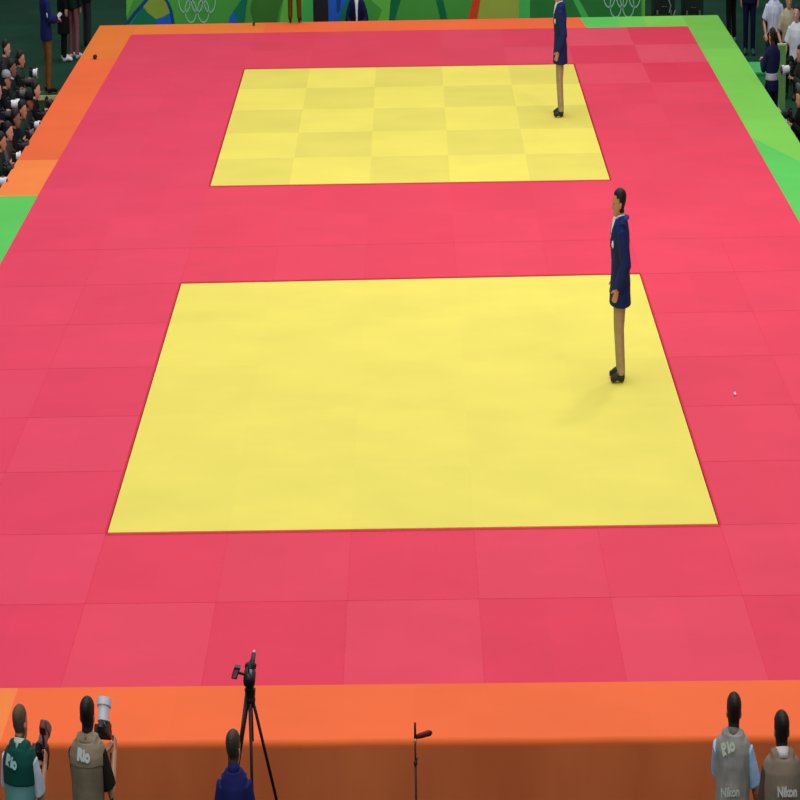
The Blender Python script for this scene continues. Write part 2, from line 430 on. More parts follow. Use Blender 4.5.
    # --- trousers
    if bottom is not None:
        t = MB()
        t.tube([Vector((0, -.005, .90-drop)), Vector((0, -.005, .97-drop)), U @ Vector((0, 0, 1.03))], [(.165*wide, .118), (.168*wide, .122), (.155*wide, .112)], 18)
        for hip, kn, an, toe in legs:
            cuff = an + (an-kn).normalized()*.015
            t.tube([hip+Vector((0, 0, .04)), hip.lerp(kn, .12), hip.lerp(kn, .55), kn, kn.lerp(an, .4), cuff], [.095, .100, .085, .072, .068, .062], 14)
        link('trousers', xmesh(t.fused(voxel*1.2, 3), M), bottom, root, smooth=True)
    if shoes is not None:
        for hip, kn, an, toe in legs:
            t = MB(); d = (toe-an); d.z = 0; d.normalize()
            heel = Vector((an.x, an.y, toe.z+.012))-d*.05
            t.tube([heel, heel+d*.06+Vector((0, 0, .012)), an.lerp(toe, .55)+Vector((0, 0, .0)), toe+d*.01, toe+d*.045], [(.036, .042), (.040, .055), (.048, .040), (.046, .032), (.028, .02)], 14)
            t.tube([an+Vector((0, 0, .02)), an-Vector((0, 0, .03))], [.044, .048], 12)
            link('shoe', xmesh(t.fused(voxel*1.1, 2), M), shoes, root, smooth=True)
    # --- garments on the upper body, from the inside outwards
    for g in (top or []):
        kind = g['kind']; m = g['mat']; ex = g.get('ex', .02); z0 = g.get('z0', .80); z1 = g.get('z1', 1.462)
        t = MB()
        zs = [z for z in (.62, .66, .70, .74, .80, .86, .92, 1.0, 1.08, 1.18, 1.28, 1.37, 1.43, 1.465, 1.49) if z0 < z < z1]
        zs = [z0]+zs+[z1]
        fl = g.get('flare', .0)
        rad = [((tor(z)[1]*wide+ex+fl*max(0, .95-z)), (tor(z)[2]+ex+fl*max(0, .95-z))) for z in zs]
        P = [(U @ Vector((0, tor(z)[3], z))) for z in zs]
        t.tube(P, rad, 22)
        if z1 > 1.4:
            for sg in (1, -1): t.tube([U @ Vector((0, -.016, 1.43)), U @ Vector((sg*.09*wide, -.014, 1.415)), U @ Vector((sg*(.125 if kind == 'vest' else .13 if kind == 'short' else .15)*min(1, wide), -.012, 1.392))], [.055+ex, .048+ex, .044+ex*.8], 14)
        if kind != 'vest':
            for s in 'RL':
                sh, el, wr, curl, sg = A[s]
                if kind == 'short':
                    t.tube([sh+Vector((-sg*.06, 0, -.01)), sh, sh.lerp(el, .45), sh.lerp(el, .82)], [.045+ex*.3, .054+ex*.7, .056+ex, .062+ex], 14)
                else:
                    t.tube([sh+Vector((-sg*.06, 0, -.01)), sh, sh.lerp(el, .5), el, el.lerp(wr, .5), el.lerp(wr, .98)], [.045+ex*.3, .055+ex*.6, .054+ex, .050+ex, .045+ex, .038+ex*.8], 14)
        link(g.get('name', kind), xmesh(t.fused(voxel*1.1, g.get('it', 4)), M), m, root, smooth=True, label=g.get('label'))
    return root, M, U, Hm

def part(root, name, mb, M, m, label=None, smooth=True, fuse=None):
    me = mb.fused(fuse, 2) if fuse else mb.mesh()
    return link(name, xmesh(me, M), m, root, smooth=smooth, label=label)

NAVY = mat('navy_wool', (26, 42, 92), .8, .15, .15, 12, bump=.1)
TAN = mat('tan_trousers', (172, 150, 116), .85, .1, .12, 14)

# --- the two referees
def referee(label, px, head_yaw=0, h=1.72):
    g = ground(*px); g.z = 0
    root, M, U, Hm = figure(label, g, PI/2, h, 'referees in navy blazers on the mats', bottom=TAN, voxel=.007,
        arms={'R': ((.215, -.065, 1.10), (.20, .06, .87), .5), 'L': ((-.215, -.065, 1.10), (-.20, .06, .87), .5)}, head_pitch=.06, hair_low=.03,
        legs=[((sg*.085, 0, .90), (sg*.085, .02, .49), (sg*.085, -.01, .09), (sg*.095, .115, .035)) for sg in (1, -1)],
        top=[dict(kind='shirt', name='shirt', mat=WHITE, ex=.008, z0=.95, z1=1.49), dict(kind='jacket', mat=NAVY, ex=.034, z0=.705, z1=1.462, flare=.10)])
    c = MB()                                                             # collar wrapped round the neck and the V of the shirt front
    c.tube([U @ Vector((0, -.012, 1.435)), U @ Vector((0, -.004, 1.475)), U @ Vector((0, .004, 1.512))], [(.08, .078), (.072, .07), (.064, .066)], 18)
    c.tube([U @ Vector((0, .075, 1.490)), U @ Vector((0, .100, 1.44)), U @ Vector((0, .128, 1.36)), U @ Vector((0, .146, 1.28))], [(.05, .02), (.055, .025), (.036, .022), (.008, .01)], 12)
    part(root, 'shirt_collar', c, M, WHITE, 'white shirt collar and shirt front', fuse=.008)
    k_ = MB(); k_.tube([U @ Vector((.085*math.cos(a), -.012+.085*math.sin(a), 1.462+.022*max(0, -math.sin(a)))) for a in [PI*(.06-1.12*q/10) for q in range(11)]], [(.016, .046)]*11, 10, (0, 0, 1))
    part(root, 'jacket_collar', k_, M, mat('navy_lapel', (32, 50, 118), .75, .2))
    t = MB(); t.tube([U @ Vector((0, .112, 1.455)), U @ Vector((0, .132, 1.42)), U @ Vector((0, .153, 1.33))], [(.014, .008), (.018, .008), (.02, .006)], 10)
    part(root, 'necktie', t, M, mat('tie_grey', (120, 130, 160), .6, .3))
    for sg in (1, -1):
        l = MB(); l.tube([U @ Vector((sg*.075, .03, 1.49)), U @ Vector((sg*.07, .098, 1.42)), U @ Vector((sg*.045, .140, 1.33)), U @ Vector((sg*.012, .152, 1.22))], [(.026, .009), (.034, .011), (.026, .01), (.008, .006)], 10)
        part(root, 'lapel', l, M, mat('navy_lapel', (32, 50, 118), .75, .2))
    bd = MB(); bd.ball(U @ Vector((-.105, .125, 1.26)), (.028, .022, .036)); part(root, 'badge', bd, M, WHITE, 'white badge on the chest')
    for z in (1.10, 1.20):
        b = MB(); b.ball(U @ Vector((.0, .140, z)), (.010, .01, .010), 8); part(root, 'button', b, M, mat('brass', (190, 160, 80), .3, .5, metal=.8))
    return root
referee('standing referee in navy blazer and tan trousers on the near yellow square, whole figure visible', (620, 380))
referee('standing referee in navy blazer on the far yellow square, head cut off by frame top', (560.5, 116), h=1.70)

# ------------------------------------------------------------------ cameras in hand
BLK = mat('camera_black', (24, 23, 24), .5, .4, .2, 40); GREYL = mat('lens_grey', (92, 90, 96), .4, .4); WLENS = mat('lens_white', (232, 234, 240), .4, .4)
GLASS = mat('lens_glass', (30, 30, 44), .1, .8)
def still_camera(label, loc, heading, pitch=0, lens=.12, lr=.038, lens_mat=BLK, roll=0, group=None, flash=None, k=1.0):
    r = empty('camera', loc, label, 'camera', group)
    M = squeeze(heading) @ Matrix.Rotation(pitch, 4, 'X') @ Matrix.Rotation(roll, 4, 'Y') @ Matrix.Scale(k, 4)
    b = MB(); b.box((0, 0, 0), (.145, .06, .10), bev=.012); b.box((.058, .03, -.005), (.034, .045, .10), bev=.012); b.tube([(0, -.03, .05), (0, .0, .072), (0, .035, .052)], [(.032, .02), (.032, .025), (.028, .015)], 10)
    b.box((0, .0, -.07), (.14, .058, .05), bev=.012)
    part(r, 'camera_body', b, M, BLK, smooth=False)
    l = MB(); l.tube([(0, .02, 0), (0, .05, 0), (0, .052, 0), (0, .03+lens*.7, 0), (0, .032+lens*.7, 0), (0, .03+lens, 0)], [.033, .033, lr*.9, lr*.95, lr*1.15, lr*1.2], 20)
    lo = part(r, 'lens', l, M, lens_mat, smooth=False)
    g = MB(); g.tube([(0, .028+lens, 0), (0, .0315+lens, 0)], [lr*1.02, lr*.98], 18); part(lo, 'glass', g, M, GLASS)
    e = MB(); e.tube([(0, -.03, .055), (0, -.045, .055)], [(.02, .014), (.022, .016)], 12); part(r, 'eyepiece', e, M, BLK)
    if flash:
        f = MB(); f.box((.052, .0, .06), (.03, .03, .05), bev=.004); f.box((.054, 0, .13), (.020, .020, .12), bev=.004); f.box((.062, .01, .22), (.06, .06, .065), bev=.012)
        part(r, 'flash', f, M, flash, smooth=False)
    return r

# ------------------------------------------------------------------ front photographers, seen from behind
VG = mat('vest_teal', (104, 158, 152), .8, .15, .14, 6, bump=.2); VGD = mat('vest_dark_green', (14, 76, 66), .8, .15, .12, 8)
VT = mat('vest_khaki', (128, 114, 92), .85, .1, .2, 9, bump=.3); VGR = mat('vest_grey', (156, 152, 144), .85, .1, .2, 9, bump=.3, stretch=(3, 1, .7))
BLUE = mat('shirt_light_blue', (164, 200, 238), .8, .15); LET = mat('print_white', (228, 234, 226), .7, .2, .05)
JEAN = mat('dark_trousers', (36, 40, 52), .85, .1)
GF = 'photographers standing in front of the platform, seen from behind'
def head_at(u, v, y, lean=.2, heading=0):
    """standing place on the hall floor whose crown is seen at (u, v) from y; returns base and height"""
    p = aty(u, v, y); h = (p.z-FLOOR)/(.92+.81*math.cos(lean))*1.73; d = .81*math.sin(lean)*h/1.73
    return Vector((p.x+d*math.sin(heading)*S, p.y-d*math.cos(heading), FLOOR)), h
def yoke(root, M, U, m, ex=.04, zlo=1.26, name='yoke', label=None, wide=1):
    t = MB(); zs = [zlo, 1.32, 1.37, 1.43, 1.462]
    t.tube([U @ Vector((0, tor(z)[3], z)) for z in zs], [(tor(z)[1]*wide+ex, tor(z)[2]+ex) for z in zs], 24)
    for sg in (1, -1): t.tube([U @ Vector((0, -.016, 1.43)), U @ Vector((sg*.09*wide, -.014, 1.415)), U @ Vector((sg*.125*min(1, wide), -.012, 1.392))], [.055+ex, .048+ex, .044+ex*.8], 14)
    return part(root, name, t, M, m, label, fuse=.008)
def lettering(root, M, U, txt, size, x, z, m=LET, tilt=0, back=.16, bold=.004, name='lettering', sx=1.0, label=None):
    # flat on the wearer's back: reads from behind
    B = U @ Matrix.Translation((x, -back, z)) @ Matrix.Rotation(tilt, 4, 'Y') @ Matrix.Rotation(PI/2, 4, 'X') @ Matrix.Diagonal((sx, 1, 1, 1))
    me = text_mesh(txt, size, M @ B, bold); return link(name, me, m, root, label=label)

# 1 teal bib, cropped hair, left edge
LN = .2
b, h = head_at(20.5, 705, -5.3, LN, -.25)
r, M, U, H = figure('grey haired photographer in teal bib at far left, holding up a camera with flash', b, -.25, h, GF, bottom=JEAN, hair=STUB, hair_low=-.02, voxel=.007, wide=1.0, face=True, head_yaw=-.1, lean=LN, head_pitch=-.12,
    arms={'R': ((.225, .09, 1.10), (.19, .25, 1.30), 1.1), 'L': ((-.22, .10, 1.14), (.02, .30, 1.26), .9)},
    top=[dict(kind='short', name='shirt', mat=mat('shirt_pale_blue', (206, 214, 230), .8, .15), ex=.010, z0=.84, z1=1.475), dict(kind='vest', mat=VG, ex=.036, z0=.78, z1=1.458)])
yoke(r, M, U, VGD, .043, 1.22, label='dark green yoke')
lettering(r, M, U, 'Rio', .10, -.03, 1.375, mat('print_mint', (178, 222, 212), .7, .2), .25, .170, .006)
c = MB(); c.tube([U @ Vector((0, -.018, 1.452)), U @ Vector((0, -.016, 1.49)), U @ Vector((0, -.010, 1.51))], [(.088, .084), (.076, .072), (.066, .064)], 18); part(r, 'shirt_collar', c, M, mat('collar_cream', (214, 220, 206), .8, .1))
still_camera('black camera with raised dark red flash held by the photographer in teal bib', aty(40, 754, -5.02), -.2, .5, .16, .045, GREYL, .12, flash=mat('flash_dark_red', (84, 20, 26), .5, .4), k=1.15)

# 2 khaki vest, white lens
b, h = head_at(87.5, 697, -5.3, LN, -.12)
r, M, U, H = figure('black haired photographer in khaki vest second from left, camera raised at his right', b, -.12, h, GF, bottom=JEAN, voxel=.007, wide=.98, lean=LN, hair_low=.022, head_pitch=-.12,
    arms={'R': ((.255, .06, 1.10), (.23, .27, 1.34), 1.0), 'L': ((-.17, .20, 1.12), (.10, .34, 1.32), .9)},
    top=[dict(kind='short', name='shirt', mat=mat('shirt_dark', (40, 32, 30), .85, .1), ex=.012, z0=.84, z1=1.475), dict(kind='vest', mat=VT, ex=.038, z0=.76, z1=1.468)])
yoke(r, M, U, mat('vest_khaki_light', (150, 134, 112), .85, .1, .14, 9), .044, 1.31, label='paler yoke')
lettering(r, M, U, 'Rio', .105, .0, 1.38, LET, .12, .172, .007)
st_ = MB(); st_.tube([U @ Vector(q) for q in ((.19, .27, 1.33), (.215, .25, 1.22), (.205, .24, 1.08), (.19, .25, .98))], [(.020, .008)]*4, 8)
scam = still_camera('white lens camera held up by the photographer in khaki vest', aty(102.5, 731, -4.98), -.12, .95, .15, .06, WLENS, 0, k=1.1)
sp = link('strap', xmesh(st_.mesh(), Matrix.Translation(r.location-scam.location) @ M), BLK, scam, smooth=True)

# 3 navy suit at the tripod
NS = mat('suit_navy', (32, 38, 98), .8, .15, .12, 10)
b, h = head_at(233, 731, -5.7, .12)
r, M, U, H = figure('dark haired man in navy suit standing behind the tripod', b, .0, h, GF, bottom=NS, voxel=.007, wide=.86, hair=mat('hair_brown', (58, 50, 40), .6, .3, .3, 60), head_yaw=-.35, hair_low=.022, lean=.12,
    arms={'R': ((.19, .02, 1.12), (.17, .18, .93), .6), 'L': ((-.19, .02, 1.12), (-.17, .18, .93), .6)},
    top=[dict(kind='shirt', name='shirt', mat=NS, ex=.006, z0=.9, z1=1.49), dict(kind='jacket', mat=NS, ex=.024, z0=.74, z1=1.47, flare=.05)])
c = MB(); c.tube([U @ Vector((0, -.018, 1.45)), U @ Vector((0, -.014, 1.49)), U @ Vector((0, -.008, 1.515))], [(.085, .082), (.074, .07), (.066, .064)], 18); part(r, 'collar', c, M, NS)

# 4 grey vest, light blue shirt
b, h = head_at(734, 693, -5.35, LN, -.22)
r, M, U, H = figure('black haired photographer in grey vest over light blue shirt, near the right edge', b, -.22, h, GF, bottom=JEAN, voxel=.007, wide=1.0, hair_low=-.012, lean=LN, head_pitch=-.1, head_yaw=.15,
    arms={'R': ((.26, .05, 1.10), (.31, .22, .92), .8), 'L': ((-.17, .16, 1.15), (-.14, .34, 1.02), .8)},
    top=[dict(kind='short', name='shirt', mat=BLUE, ex=.020, z0=.84, z1=1.475), dict(kind='vest', mat=VGR, ex=.042, z0=.70, z1=1.472)])
c = MB(); c.tube([U @ Vector((0, -.02, 1.455)), U @ Vector((0, -.017, 1.485)), U @ Vector((0, -.012, 1.505))], [(.094, .088), (.080, .076), (.072, .068)], 18); part(r, 'vest_collar', c, M, mat('vest_grey_dark', (122, 114, 104), .85, .1))
lettering(r, M, U, 'Rio', .11, -.05, 1.40, mat('print_pale_green', (216, 228, 200), .7, .2), -.35, .172, .006)
lettering(r, M, U, 'Nikon', .085, -.02, 1.11, mat('print_pale', (196, 198, 190), .7, .2), -.12, .163, .003)
# 5 khaki grey vest far right
b, h = head_at(781.5, 711, -5.75, LN)
r, M, U, H = figure('dark haired photographer in plain khaki vest with white collar at the right corner', b, .02, h, GF, bottom=JEAN, voxel=.007, wide=1.05, hair_low=-.012, lean=LN, head_pitch=-.1,
    arms={'R': ((.22, .04, 1.12), (.19, .24, .98), .8), 'L': ((-.19, .06, 1.12), (-.16, .26, .98), .8)},
    top=[dict(kind='short', name='shirt', mat=mat('shirt_brown_grey', (92, 78, 66), .85, .1), ex=.014, z0=.84, z1=1.47), dict(kind='vest', mat=mat('vest_taupe', (138, 122, 104), .85, .1, .16, 9, bump=.2), ex=.042, z0=.70, z1=1.455)])
c = MB(); c.tube([U @ Vector((0, -.02, 1.452)), U @ Vector((0, -.018, 1.485)), U @ Vector((0, -.012, 1.51))], [(.10, .094), (.082, .078), (.070, .066)], 18); part(r, 'shirt_collar', c, M, mat('collar_white', (222, 214, 208), .8, .1))
lettering(r, M, U, 'Nikon', .085, .02, 1.255, mat('print_pale', (196, 198, 190), .7, .2), 0, .163, .004)

# ------------------------------------------------------------------ tripod with video camera
TB = Vector((aty(250, 690, -5.0).x, -5.0, FLOOR))
tp = empty('tripod', TB, 'tall black three legged tripod in front of the platform', 'tripod')
MT = mat('tripod_black', (34, 20, 20), .5, .4); IS = Matrix.Identity(4)
apex = aty(250.5, 702, -5.0).z-FLOOR
def P(x, y, z): return (x*S, y, z)
c = MB(); c.tube([(0, 0, apex-.25), (0, 0, apex+.05)], [.014, .014], 10); part(tp, 'centre_column', c, IS, MT)
c = MB(); c.tube([(0, 0, apex-.03), (0, 0, apex+.02), (0, 0, apex+.045)], [.03*.8, .04*.8, .022], 12); part(tp, 'leg_collar', c, IS, MT)
for ax, ay in ((-.46, .24), (.46, .24), (.02, -.5)):
    c = MB(); a = Vector((ax*.06*S, ay*.06, apex)); e = Vector((ax*S, ay, .012)); m_ = a.lerp(e, .52)
    c.tube([a, m_], [.0095, .009], 8); c.tube([m_, e], [.007, .006], 8); l = part(tp, 'leg', c, IS, MT)
    c = MB(); c.tube([m_-(e-a)*.02, m_+(e-a)*.02], [.016, .016], 8); part(l, 'leg_clamp', c, IS, MT)
    c = MB(); c.ball(e, (.015, .02, .012), 8); part(l, 'foot', c, IS, MT)
hz = apex+.045
c = MB(); c.tube([(0, 0, hz-.02), (0, 0, hz+.04)], [.028, .034], 12); c.box((0, 0, hz+.055), (.05, .10, .025), bev=.005)
hd = part(tp, 'pan_head', c, IS, MT, smooth=False)
c = MB(); c.tube([(-.02, -.02, hz+.03), (-.035, -.16, hz-.08), (-.05, -.26, hz-.20)], [.008, .008, .011], 8); part(tp, 'pan_handle', c, IS, MT)
VC = Vector((TB.x, TB.y, FLOOR+hz+.0675))
vc = empty('video_camera', VC, 'small black video camera on top of the tripod', 'video camera')
c = MB(); c.tube([(0, -.10, .05), (0, -.085, .055), (0, .06, .075), (0, .08, .075)], [(.020, .03), (.036, .06), (.036, .062), (.028, .05)], 16); part(vc, 'camera_body', c, IS, BLK)
c = MB(); c.tube([(0, .07, .075), (0, .15, .085), (0, .15, .085), (0, .19, .088)], [.024, .026, .034, .036], 16); lo = part(vc, 'lens_hood', c, IS, BLK)
c = MB(); c.tube([(0, .186, .088), (0, .192, .088)], [.03, .03], 14); part(lo, 'glass', c, IS, GLASS)
c = MB(); c.tube([(-.03, -.03, .10), (-.075, -.045, .125)], [.012, .012], 8); c.box((-.078, -.05, .13), (.034, .07, .10), rot=Matrix.Rotation(.25, 3, 'Y'), bev=.004); vs_ = part(vc, 'viewfinder_screen', c, IS, BLK, smooth=False)
c = MB(); c.box((-.080, -.0872, .128), (.022, .003, .07), rot=Matrix.Rotation(.25, 3, 'Y')); part(vs_, 'screen', c, IS, mat('screen_grey', (150, 110, 116), .3, .5), smooth=False)
c = MB(); c.tube([(.004, -.05, .11), (.006, -.05, .16), (.012, .06, .18), (.012, .07, .12)], [.011, .012, .012, .011], 8); part(vc, 'top_handle', c, IS, BLK)
c = MB(); c.tube([(.018, -.06, .15), (.022, .0, .20), (.026, .08, .235)], [.010, .013, .013], 10); mi_ = part(vc, 'microphone', c, IS, BLK)
c = MB(); c.tube([(.026, .08, .235), (.028, .11, .25)], [.012, .006], 8); part(mi_, 'foam_tip', c, IS, mat('pale_pink', (235, 170, 190), .7, .2))
c = MB(); c.tube([(.012, -.088, .10), (.013, -.0905, .165)], [(.010, .004), (.008, .004)], 8); part(vc, 'strap', c, IS, mat('grey_strap', (150, 150, 156), .7, .2))

for ch in vc.children_recursive: ch.data.transform(Matrix.Diagonal((1.0, .8, .74, 1)))

# slim stand with a dark red arm
SB = Vector((aty(415.5, 760, -4.72).x, -4.72, FLOOR))
st = empty('microphone_stand', SB, 'slim black microphone stand with dark red microphone, centred before the platform', 'microphone stand')
ztop = aty(415.5, 741, -4.72).z-FLOOR; RD = mat('dark_red', (96, 14, 22), .6, .3); RM = mat('pole_dark', (70, 26, 22), .5, .4)
c = MB(); c.tube([(0, 0, .02), (0, 0, ztop-.16)], [.0075, .007], 8); part(st, 'pole', c, IS, RM)
c = MB(); c.tube([(0, 0, ztop-.30), (0, 0, ztop-.12), (0, 0, ztop)], [.005, .0055, .0055], 8); part(st, 'upper_pole', c, IS, RM)
c = MB(); c.ball((0, 0, ztop-.145), (.012, .018, .022), 10); c.tube([(-.002, 0, ztop-.15), (.013, -.01, ztop-.105)], [.004, .004], 6); part(st, 'clutch', c, IS, RM)
c = MB(); c.ball((0, 0, ztop), (.010, .016, .02), 10); part(st, 'joint', c, IS, mat('chrome', (200, 190, 170), .3, .5, metal=.5))
c = MB(); c.tube([(0, 0, ztop+.01), (.001, 0, ztop+.12)], [.0075, .0065], 8); part(st, 'boom_end', c, IS, RM)
c = MB(); c.tube([(.004, 0, ztop+.025), (.03, 0.01, ztop+.03), (.09, .03, ztop+.04), (.104, .034, ztop+.042)], [(.013, .012), (.018, .017), (.02, .02), (.008, .008)], 12, (0, 0, 1)); part(st, 'microphone', c, IS, RD, 'dark red foam microphone')
for a in (.4, .4+2*PI/3, .4+4*PI/3):
    c = MB(); c.tube([(0, 0, .09), (.26*math.cos(a)*S, .26*math.sin(a), .008)], [.006, .006], 8); part(st, 'leg', c, IS, RM)

# ------------------------------------------------------------------ banner behind the platform
BY = 28.3
bnr = empty('banner', (0, BY, FLOOR), 'long green printed perimeter banner with white rings behind the platform', 'banner')
x0 = aty(126.5, 10, BY).x; x1 = aty(645, 10, BY).x; zt_ = .42
bi = Matrix.Translation((0, -BY, -FLOOR))
c = MB(); c.box(((x0+x1)/2, BY+.03, (FLOOR+zt_)/2), (x1-x0, .06, zt_-FLOOR), bev=.004)
link('panel', xmesh(c.mesh(), bi), mat('banner_green', (82, 172, 70), .7, .15, .14, .7), bnr)
def bp(u, v, d): 
    p = aty(u, v, BY-d); return Vector((p.x, BY-d, p.z))
gm = [mat('print_%d' % i, tuple(min(255, q*1.17) for q in c_), .7, .15, .06, 3) for i, c_ in enumerate([(26, 66, 120), (36, 92, 186), (18, 112, 84), (130, 156, 58), (96, 176, 66), (44, 118, 54), (206, 62, 34), (150, 166, 66), (70, 176, 84), (16, 104, 62), (58, 112, 44)])]
def poly(mi, pts, d=.004):
    vs = [bp(u, v, d) for u, v in pts]; gr = MB(); gr.add(vs, [list(range(len(vs)))[::-1]])
    link('printed_shape', xmesh(gr.mesh(), bi), gm[mi], bnr)
def band(mi, pts, w, d=.006):
    poly(mi, [(p[0]-w/2, p[1]) for p in pts]+[(p[0]+w/2, p[1]) for p in pts[::-1]], d)
E_ = 30
poly(4, [(126.5, -4), (135, -4), (126.5, 18)], .003)
poly(2, [(127, E_), (142, 7), (148, 13), (156, 19), (163, E_)], .004)
poly(3, [(142, 5), (146, -4), (163, -4), (169, 6), (170, 13), (163, 17), (156, 19), (148, 13)], .006)
poly(1, [(157, E_), (156, 19.5), (163, 17.3), (170, 13), (173, 22), (173, E_)], .005)
band(0, [(127, 24), (135, 13), (143, 4), (150, -4)], 4.5, .008)
band(0, [(162, -5), (168, 3), (171, 11), (173, 22), (173.5, E_)], 3.2, .008)
poly(2, [(228, E_), (233, 12), (241, 0), (244, -4), (248, -4), (246, 10), (244, E_)], .004)
poly(1, [(227, E_), (230, 16), (234, 11), (236, 18), (237, E_)], .006)
poly(10, [(253, -4), (284, -4), (279, 12), (276, E_), (256, E_), (250, 10)], .003)
poly(4, [(284, -4), (306, -4), (303, E_), (278, E_)], .004)
poly(8, [(304, -4), (315, -4), (314, E_), (300, E_)], .005)
poly(1, [(328, -4), (349, -4), (341, 13), (336, E_), (327, E_)], .005)
poly(0, [(336, -4), (341, -4), (340, 10), (337, 14)], .007)
poly(2, [(349, -4), (352, -4), (345, E_), (337, E_), (341, 13)], .006)
poly(4, [(366, -4), (392, -4), (388, E_), (374, E_), (382, 10)], .003)
poly(9, [(391, -4), (402, -4), (397, 12), (393, E_), (388, E_)], .005)
poly(9, [(435, -4), (442, -4), (445, 8), (450, E_), (443, E_)], .005)
poly(6, [(474, -4), (481, -4), (478, 10), (475, E_), (465, E_), (470, 12)], .006)
poly(7, [(481, -4), (519, -4), (519, E_), (476, E_)], .004)
poly(8, [(519, -4), (530, -4), (530, E_), (519, E_)], .005)
poly(5, [(530, -4), (572, -4), (590, E_), (530, E_)], .004)
poly(8, [(571, -4), (577, -4), (596, E_), (588, E_)], .005)
poly(5, [(577, -4), (641, -4), (641, E_), (596, E_)], .003)
poly(4, [(642.5, -4), (645, -4), (645, E_), (642.5, E_)], .006)
def rings(u0, v0, name):
    # five interlocking rings: two low ones seen, three above
    RM_ = mat('ring_white', (160, 220, 185), .7, .15, .04)
    for du, dv in ((-6.3, 0), (6.3, 0), (-12.6, -10), (0, -10), (12.6, -10)):
        c = bp(u0+du, v0+dv, .012); t = MB(); R1, R2 = .098, .20; w = .016
        vs = []; n = 36
        for q in range(n):
            a = 2*PI*q/n
            vs += [c+Vector((R1*math.cos(a), 0, R2*math.sin(a))), c+Vector(((R1-w)*math.cos(a), 0, (R2-w*1.9)*math.sin(a)))]
        t.add(vs, [[2*q, 2*((q+1) % n), 2*((q+1) % n)+1, 2*q+1] for q in range(n)])
        link(name, xmesh(t.mesh(), bi), RM_, bnr, label='white outline ring')
rings(197, 11, 'ring'); rings(622, 6, 'ring')

# person standing on the back border, legs in view
BRN = mat('brown_trousers', (88, 70, 24), .85, .1)
p = ground(295, 22.6, 0); p.z = 0
figure('person in olive brown trousers standing on the back border, only legs visible', p, 0, 1.72, None, bottom=BRN, voxel=.011, face=True,
       legs=[((sg*.09, 0, .90), (sg*.115, .01, .49), (sg*.125, -.02, .09), (sg*.14, .13, .035)) for sg in (1, -1)],
       top=[dict(kind='jacket', mat=NAVY, ex=.024, z0=.74, z1=1.47, flare=.05)])
# black cabinet
p = aty(321, 20, 27.2); z_ = .46
cb_ = empty('loudspeaker', (p.x, 27.2, FLOOR), 'tall black loudspeaker cabinet before the green banner', 'loudspeaker')
c = MB(); c.box((0, 0, (z_-FLOOR)/2), (.235, .30, z_-FLOOR), bev=.01); part(cb_, 'cabinet', c, IS, mat('cabinet_black', (34, 32, 38), .6, .3), smooth=False)
c = MB(); c.box((0, -.155, (z_-FLOOR)/2), (.215, .012, z_-FLOOR-.06), bev=.004); part(cb_, 'grille', c, IS, mat('grille_black', (38, 36, 42), .7, .2, .3, 90), smooth=False)

# seated official behind the platform
def seat_legs(drop, spread=.1, reach=.42, shin=.42):
    hz_ = .90-drop
    return [((sg*.09, 0, hz_), (sg*spread*1.2, reach, hz_+.02), (sg*spread*1.2, reach+.02, max(.09, hz_+.02-shin)), (sg*spread*1.3, reach+.2, .035)) for sg in (1, -1)]
def chair(label, loc, heading, m, group=None, h=.46):
    r = empty('folding_chair', loc, label, 'chair', group); M = squeeze(heading)
    c = MB(); c.box((0, 0, h-.02), (.42, .40, .035), bev=.01); part(r, 'seat', c, M, m, smooth=False)
    c = MB(); c.box((0, -.215, h+.32), (.42, .03, .24), bev=.01); part(r, 'backrest', c, M, m, smooth=False)
    for sx in (1, -1):
        for sy in (1, -1):
            c = MB(); c.tube([(sx*.19, sy*.18-.02, h-.03), (sx*.19, sy*.20-.02, 0)], [.011, .011], 8); part(r, 'leg', c, M, DARK)
        c = MB(); c.tube([(sx*.19, -.20, h-.03), (sx*.19, -.22, h+.42)], [.011, .011], 8); part(r, 'back_post', c, M, DARK)
    return r
p = aty(357, 20, 27.35)
CH = Vector((p.x, 27.35, FLOOR))
chair('dark chair under the seated official before the banner', CH, PI, DARK)
r, M, U, H = figure('official in navy suit and white shirt seated behind the platform facing the camera', CH, PI, 1.66, None, bottom=NS, voxel=.011, drop=.40, legs=seat_legs(.40), wide=1.1,
    arms={'R': ((.27, .05, 1.12), (.16, .27, 1.0), .5), 'L': ((-.27, .05, 1.12), (-.16, .27, 1.0), .5)},
    top=[dict(kind='jacket', mat=mat('suit_dark_navy', (18, 26, 66), .8, .15), ex=.03, z0=.86, z1=1.46)])
c = MB(); c.tube([U @ Vector((0, .085, 1.49)), U @ Vector((0, .115, 1.40)), U @ Vector((0, .152, 1.28)), U @ Vector((0, .162, 1.12)), U @ Vector((0, .162, .95))], [(.06, .02), (.05, .02), (.034, .014), (.024, .012), (.02, .012)], 10)
part(r, 'shirt_front', c, M, WHITE)

